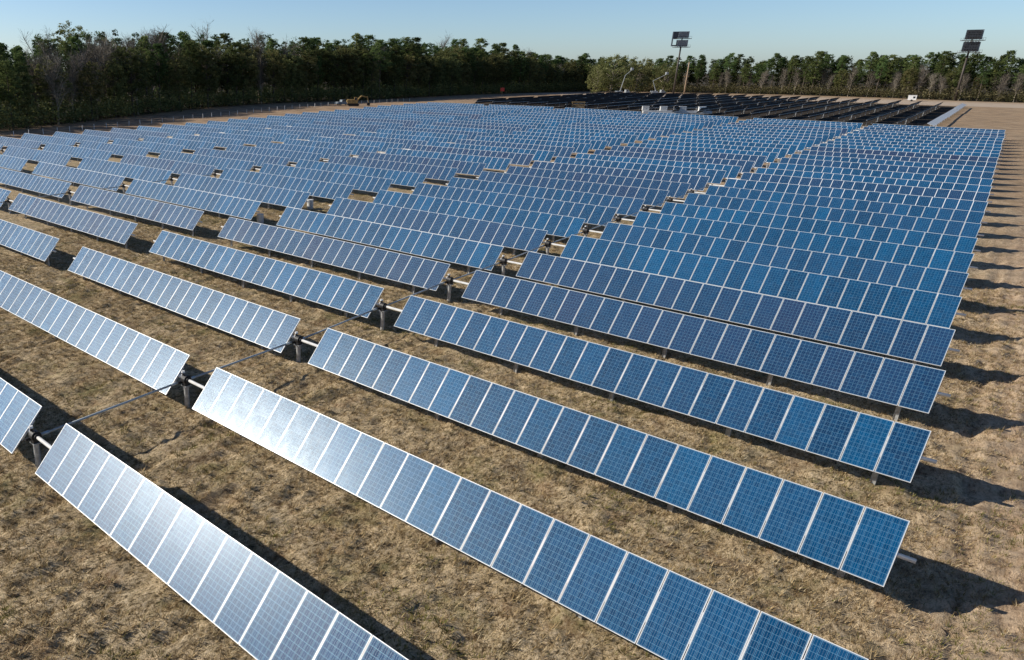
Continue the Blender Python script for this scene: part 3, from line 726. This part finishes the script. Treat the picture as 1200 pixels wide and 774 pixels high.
# ------------------------------------------------------------------ trees
def leaf_quads(C, size, g, up=0.3):
    n = len(C); d = g.normal(size=(n, 3)); d[:, 2] += up * np.sign(d[:, 2]); d /= np.linalg.norm(d, axis=1, keepdims=True)
    t = np.cross(d, g.normal(size=(n, 3))); t /= np.linalg.norm(t, axis=1, keepdims=True); w_ = np.cross(d, t)
    a = (size * (0.6 + 0.8 * g.random(n)))[:, None] * 0.5; b_ = a * (0.45 + 0.5 * g.random((n, 1)))
    j = lambda: 0.6 + 0.8 * g.random((n, 1))
    return np.stack([C - t * a * j(), C - w_ * b_ * j(), C + t * a * j(), C + w_ * b_ * j()], 1).reshape(-1, 3)
def clusters(cent, rad, m, g, flat=0.7):
    n = len(cent); p = g.normal(size=(n, m, 3)); p /= np.linalg.norm(p, axis=2, keepdims=True)
    p *= (g.random((n, m, 1)) ** 0.45); p[:, :, 2] *= flat
    base = g.random((n, 1)) * 0.5
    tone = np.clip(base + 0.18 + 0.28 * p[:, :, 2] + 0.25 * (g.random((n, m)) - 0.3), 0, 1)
    P = cent[:, None, :] + p * np.asarray(rad)[:, None, None]
    return P.reshape(-1, 3), tone.ravel()
def limb(b, a, c, r0, r1, n=5): b.tube(a, c, r0, r1, n=n, cap=False)
def trunk_mesh(h, r, cents, g, mat, lean=0.0, lo=0.3, nb=18):
    b = MB(); pts = [np.array([lean * (z / h) ** 2 * h + 0.12 * math.sin(z * 0.5 + h), 0.1 * math.sin(z * 0.37), z]) for z in np.linspace(-0.3, h * 0.93, 7)]
    for i in range(6): limb(b, pts[i], pts[i + 1], r * (1 - i / 6.6), r * (1 - (i + 1) / 6.6), 8)
    idx = g.permutation(len(cents))[:nb]
    for c in cents[idx]:
        zs = min(h * 0.88, max(h * lo, c[2] - 0.35 * np.hypot(c[0], c[1]) - 0.8)); f = min(zs / (h * 0.93), 0.98)
        a = np.array([lean * f ** 2 * h, 0, zs]); limb(b, a, a + (c - a) * 0.6 + [0, 0, 0.15], r * 0.3, r * 0.17, 5); limb(b, a + (c - a) * 0.6 + [0, 0, 0.15], c, r * 0.17, r * 0.06, 4)
    return b.mesh('trunk', [mat], True)
def pine(seed, h=22.0, nc=150, m=46, low=0.42, size=0.34):
    g = np.random.default_rng(seed); z = h * (low + (1 - low) * g.random(nc) ** 0.8); f = (z / h - low) / (1 - low)
    lobe = 0.75 + 0.35 * np.sin(3 * f * 6.28 + seed)
    R0 = 4.3 * (1 - 0.66 * f ** 3.6) * (0.5 + 0.5 * np.minimum(1, f * 4)); a = g.random(nc) * 6.283; rr = R0 * np.sqrt(0.1 + 0.9 * g.random(nc)) * (0.8 + 0.3 * np.sin(2 * a + seed) * lobe)
    c = np.stack([rr * np.cos(a), rr * np.sin(a), z], 1); c[0] = (0, 0, h - 0.6)
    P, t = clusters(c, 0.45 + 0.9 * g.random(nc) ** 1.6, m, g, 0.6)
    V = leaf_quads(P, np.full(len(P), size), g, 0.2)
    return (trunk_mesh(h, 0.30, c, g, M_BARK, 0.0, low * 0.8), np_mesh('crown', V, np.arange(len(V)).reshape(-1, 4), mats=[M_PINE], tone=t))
def broad(seed, h=18.0, nc=64, m=58, mat=None, rx=4.6, bark=None, low=0.25, size=0.36):
    g = np.random.default_rng(seed); p = g.normal(size=(nc, 3)); p /= np.linalg.norm(p, axis=1, keepdims=True); p *= (0.45 + 0.55 * g.random((nc, 1)) ** 0.6)
    cz = h * (1 + low) / 2; c = np.stack([p[:, 0] * rx, p[:, 1] * rx, cz + p[:, 2] * h * (1 - low) / 2], 1)
    P, t = clusters(c, (0.42 + 0.95 * g.random(nc) ** 1.7) * rx / 4.6, m, g, 0.75)
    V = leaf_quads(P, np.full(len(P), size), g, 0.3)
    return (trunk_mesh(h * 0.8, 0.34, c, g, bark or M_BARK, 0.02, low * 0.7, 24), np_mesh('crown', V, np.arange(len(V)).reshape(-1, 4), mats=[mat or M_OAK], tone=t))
def bare(seed, h=17.0, nl=16, bark=None, width=0.30):
    g = np.random.default_rng(seed); b = MB(); tips = []
    pts = [np.array([0.25 * math.sin(z * 0.3 + seed), 0.2 * math.cos(z * 0.4), z]) for z in np.linspace(-0.3, h * 0.72, 6)]
    for i in range(5): limb(b, pts[i], pts[i + 1], 0.24 * (1 - i / 6), 0.24 * (1 - (i + 1) / 6), 7)
    for i in range(nl):
        f = 0.28 + 0.72 * i / nl; k_ = min(4, int(f * 5)); a = pts[k_] + (pts[k_ + 1] - pts[k_]) * (f * 5 - k_ if f < 1 else 1)
        an_ = g.random() * 6.283; ln = h * (0.16 + 0.16 * g.random()); d = np.array([math.cos(an_) * width * 2, math.sin(an_) * width * 2, 0.9]); d /= np.linalg.norm(d)
        c = a + d * ln; limb(b, a, c, 0.09, 0.045, 5); tips.append((a, c))
    tw, tone = [], []
    for a, c in tips:
        for j in range(34):
            s = a + (c - a) * (0.25 + 0.75 * g.random()); d = g.normal(size=3) * [0.75, 0.75, 0.35] + [0, 0, 0.75]; d /= np.linalg.norm(d)
            e = s + d * (0.9 + 1.9 * g.random()); x = np.cross(d, g.normal(size=3)); x /= np.linalg.norm(x); wv = x * (0.018 + 0.02 * g.random())
            tw += [s - wv, s + wv, e + wv * 0.3, e - wv * 0.3]; tone.append(g.random())
            for q in range(2):
                s2 = s + (e - s) * (0.4 + 0.5 * g.random()); d2 = d + g.normal(size=3) * 0.6; d2 /= np.linalg.norm(d2); e2 = s2 + d2 * (0.5 + 0.9 * g.random())
                tw += [s2 - wv * 0.7, s2 + wv * 0.7, e2 + wv * 0.3, e2 - wv * 0.3]; tone.append(g.random())
    V = np.array(tw)
    return (b.mesh('trunk', [bark or M_PALEBARK], True), np_mesh('crown', V, np.arange(len(V)).reshape(-1, 4), mats=[M_TWIG], tone=tone))

PINES = [pine(100 + i, 22 + (i % 3) * 0.8, 150 + 10 * (i % 4), 46, (0.40, 0.30, 0.48, 0.36, 0.44)[i]) for i in range(5)]
OAKS = [broad(200 + i, 17.5, 190, 48, M_OAK, 4.4 + 0.3 * i) for i in range(4)]
BARES = [bare(300 + i, 17.0 + i, 24, None, 0.2) for i in range(4)]
WILLOWS = [broad(400 + i, 13.0, 170, 52, M_WILLOW, 6.2, M_PALEBARK, 0.05) for i in range(2)]

def plant_tree(name, kit, label, cat, group, x, y, h, h0, rz, zoff=0.0, wide=1.0):
    s = h / h0
    t = thing(name, label, cat, (x, y, float(terrain(x, y)) + zoff), (0, 0, rz), group)
    t.scale = (s * wide, s * wide, s)
    put('trunk', kit[0], t); put('crown', kit[1], t)
    return t

def walk(line, step, off, jit):
    s = 0.0; out = []
    for i in range(len(line) - 1):
        a, b_ = np.array(line[i], float), np.array(line[i + 1], float); L = np.linalg.norm(b_ - a); d = (b_ - a) / L; nrm = np.array([-d[1], d[0]])
        while s < L:
            out.append((a + d * s + nrm * off + rng.normal(size=2) * jit, d)); s += step * (0.7 + 0.6 * rng.random())
        s -= L
    return out
LEFT_L = {'pine': 'dark shaded pine in the forest edge beyond the row ends', 'oak': 'dark shaded leafy tree in the forest edge beyond the row ends', 'bare': 'bare grey tree standing among the dark forest edge'}
BACK_L = {'pine': 'sunlit green pine in the far wood beyond the second block', 'oak': 'sunlit olive leafy tree in the far wood beyond the second block', 'bare': 'bare grey tree in front of the sunlit far pines'}
def add_tree(kind, x, y, h, L, G):
    if not (seen(x, y, h, 90) or seen(x, y, 2, 90)): return
    rz = rnd.random() * 6.283
    if kind == 'pine': plant_tree('pine_tree', rnd.choice(PINES), L['pine'], 'pine tree', 'pines of ' + G, x, y, h, 22.5, rz, -0.1, 0.9 + 0.35 * rnd.random())
    elif kind == 'oak': plant_tree('broadleaf_tree', rnd.choice(OAKS), L['oak'], 'tree', 'leafy trees of ' + G, x, y, h, 17.5, rz, -0.1, 0.85 + 0.3 * rnd.random())
    else: plant_tree('bare_tree', rnd.choice(BARES), L['bare'], 'bare tree', 'bare trees of ' + G, x, y, h, 18.0, rz, -0.1, 0.9 + 0.3 * rnd.random())
def is_bare_stretch(y): return 96 < y < 165
for lane, off in ((0, 0.0), (1, 6.0), (2, 13.0)):
    for p_, d in walk(FOREST, 6.0 if lane < 2 else 7.5, off, 1.0):
        x, y = p_; q = rnd.random()
        bs = is_bare_stretch(y)
        kind = ('bare' if q < (0.34 if bs else 0.08) else 'oak' if q < 0.68 else 'pine') if lane == 0 else ('bare' if q < (0.62 if bs else 0.10) else 'oak' if q < 0.6 + 0.15 * bs else 'pine') if lane == 1 else ('bare' if q < (0.7 if bs else 0.1) else 'pine' if q < 0.85 else 'oak')
        hh = {'pine': 24.5, 'oak': 21.5, 'bare': 24.0}[kind] * (0.80 + 0.3 * rnd.random()) * (0.90 if lane == 0 else 1.0 if lane == 1 else 1.05)
        hh *= (0.70 + 0.30 * float(sstep(60, 140, y))) * (1 - 0.2 * float(sstep(400, 470, y))) + 0.06 * float(sstep(200, 380, y))
        add_tree(kind, x, y, hh, LEFT_L, 'the dark forest edge')
for lane, off in ((0, 0.0), (1, 5.0), (2, 11.0)):
    for p_, d in walk(BACKWOOD, 6.5 if lane == 0 else 6.5, off, 1.2):
        x, y = p_; q = rnd.random()
        kind = ('bare' if q < 0.62 else 'oak' if q < 0.72 else 'pine') if lane == 0 else ('pine' if q < 0.85 else 'bare' if q < 0.93 else 'oak')
        hh = {'pine': 19.5, 'oak': 14.0, 'bare': 13.5}[kind] * (0.82 + 0.3 * rnd.random())
        add_tree(kind, x, y, hh, BACK_L, 'the far wood')

# far wood behind both edges: reads as one mass
def forest_mass(name, label, line, offs, hs, step, mat, mix, seed):
    g = np.random.default_rng(seed); C, T, Q = [], [], []
    for off in offs:
        for p_, d in walk(line, step, off, 2.0):
            x, y = p_
            if not seen(x, y, 20, 60): continue
            h = hs * (0.84 + 0.26 * g.random()) * (0.70 + 0.30 * float(sstep(60, 140, y))) * (1 - 0.2 * float(sstep(400, 470, y)) * (x < -200)); z0 = float(terrain(x, y)); nc = 70
            z = h * (0.35 + 0.65 * g.random(nc) ** 0.8); f = z / h; rr = 3.6 * (1 - 0.65 * f ** 2) * np.sqrt(g.random(nc)); a = g.random(nc) * 6.283; z = z - 0.33 * h * (g.random(nc) < 0.4)
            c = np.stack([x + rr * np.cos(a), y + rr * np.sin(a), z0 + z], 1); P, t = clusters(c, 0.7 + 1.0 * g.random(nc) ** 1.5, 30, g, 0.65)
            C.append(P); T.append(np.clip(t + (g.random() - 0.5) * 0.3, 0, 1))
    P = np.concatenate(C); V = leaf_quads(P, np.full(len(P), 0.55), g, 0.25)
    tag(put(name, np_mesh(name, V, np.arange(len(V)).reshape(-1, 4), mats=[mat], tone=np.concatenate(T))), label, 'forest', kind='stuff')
forest_mass('forest', 'dense dark wood standing behind the shaded forest edge', FOREST, (17, 24, 32), 24.0, 6.5, M_PINE, 0, 51)
forest_mass('forest', 'dense green pine wood behind the sunlit far trees', BACKWOOD, (13, 20, 28), 19.0, 6.5, M_PINE, 0, 52)

def undergrowth(name, label, line, offs, hmax, n, seed, mat):
    g = np.random.default_rng(seed); P = []
    for off in offs:
        for p_, d in walk(line, 1.5, off, 0.9):
            if seen(p_[0], p_[1], 1, 60): P.append(p_)
    P = np.array(P); m = len(P); h = hmax * (0.4 + 0.6 * g.random(m)); c = np.stack([P[:, 0], P[:, 1], terrain(P[:, 0], P[:, 1]) + h * 0.5], 1)
    Q, t = clusters(c, h * 0.6, n, g, 0.85); V = leaf_quads(Q, np.full(len(Q), 0.55), g, 0.3)
    tag(put(name, np_mesh(name, V, np.arange(len(V)).reshape(-1, 4), mats=[mat], tone=t)), label, 'undergrowth', kind='stuff')
undergrowth('undergrowth', 'tangled dark undergrowth along the foot of the forest edge', FOREST, (-3, 0, 4, 9, 14), 9.0, 70, 61, M_OAK)
undergrowth('undergrowth', 'brown brushwood along the foot of the far wood', BACKWOOD, (-4, 0, 4, 9), 7.0, 60, 62, M_BRUSH)

# single trees one can tell apart
def hero(u, v, depth): 
    p = at(u, v, depth=depth); return p[0], p[1]
x, y = hero(86, 60, 262); g_ = broad(500, 22.0, 120, 40, M_OAK, 5.6, M_BARK, 0.5, 0.40)
plant_tree('broadleaf_tree', g_, 'tall airy leafy tree rising well above the dark forest', 'tree', None, x, y, 29.0, 22.0, 0.4)
x, y = hero(41, 60, 252); plant_tree('bare_tree', bare(501, 18, 22, M_BARK, 0.34), 'spreading bare tree standing above the forest top beside the tallest leafy tree', 'bare tree', None, x, y, 26.5, 18.0, 0.4)
x, y = hero(350, 60, 330); plant_tree('bare_tree', bare(502, 18, 20, M_PALEBARK, 0.3), 'pale bare tree poking above the dark pines behind the excavator', 'bare tree', None, *hero(516, 60, 446), 32.5, 18.0, 1.0)
x, y = hero(243, 60, 312); plant_tree('bare_tree', bare(503, 18, 16, M_PALEBARK, 0.26), 'thin pale bare tree poking above the tallest dark pine', 'bare tree', None, x, y, 31.0, 18.0, 2.0)
for i, (u, dp, hh, wd, lab) in enumerate(((722, 424, 21.5, 1.15, 'broad rounded pale olive tree behind the bucket trucks, the largest of its clump'), (752, 430, 20.0, 1.05, 'rounded pale olive tree behind the zigzag boom'),
                                          (705, 420, 15.0, 0.9, 'low rounded pale olive bush tree at the end of the dark forest'), (784, 440, 17.5, 0.85, 'rounded pale olive tree at the foot of the grey floodlight tower'))):
    x, y = hero(u, 60, dp); plant_tree('rounded_tree', WILLOWS[i % 2], lab, 'tree', None, x, y, hh, 13.0, i * 1.3, -0.3, wd)
x, y = hero(1041, 60, 381); plant_tree('forked_tree', broad(504, 14, 30, 56, M_WILLOW, 4.2, M_PALEBARK, 0.45), 'forked tree with a pale trunk and olive crown in front of the far wood', 'tree', None, x, y, 16.5, 14, 0.5)
x, y = hero(193, 60, 278); b = MB(); b.tube((0, 0, -0.3), (0.3, 0, 7), 0.24, 0.18, n=8); b.tube((0.3, 0, 7), (-0.2, 0, 15.0), 0.18, 0.06, n=8)
t_ = thing('dead_tree', 'pale dead snag without branches in front of the dark forest', 'dead tree', (x, y, float(terrain(x, y)))); b.build('trunk', [M_PALEBARK], t_, smooth=True)
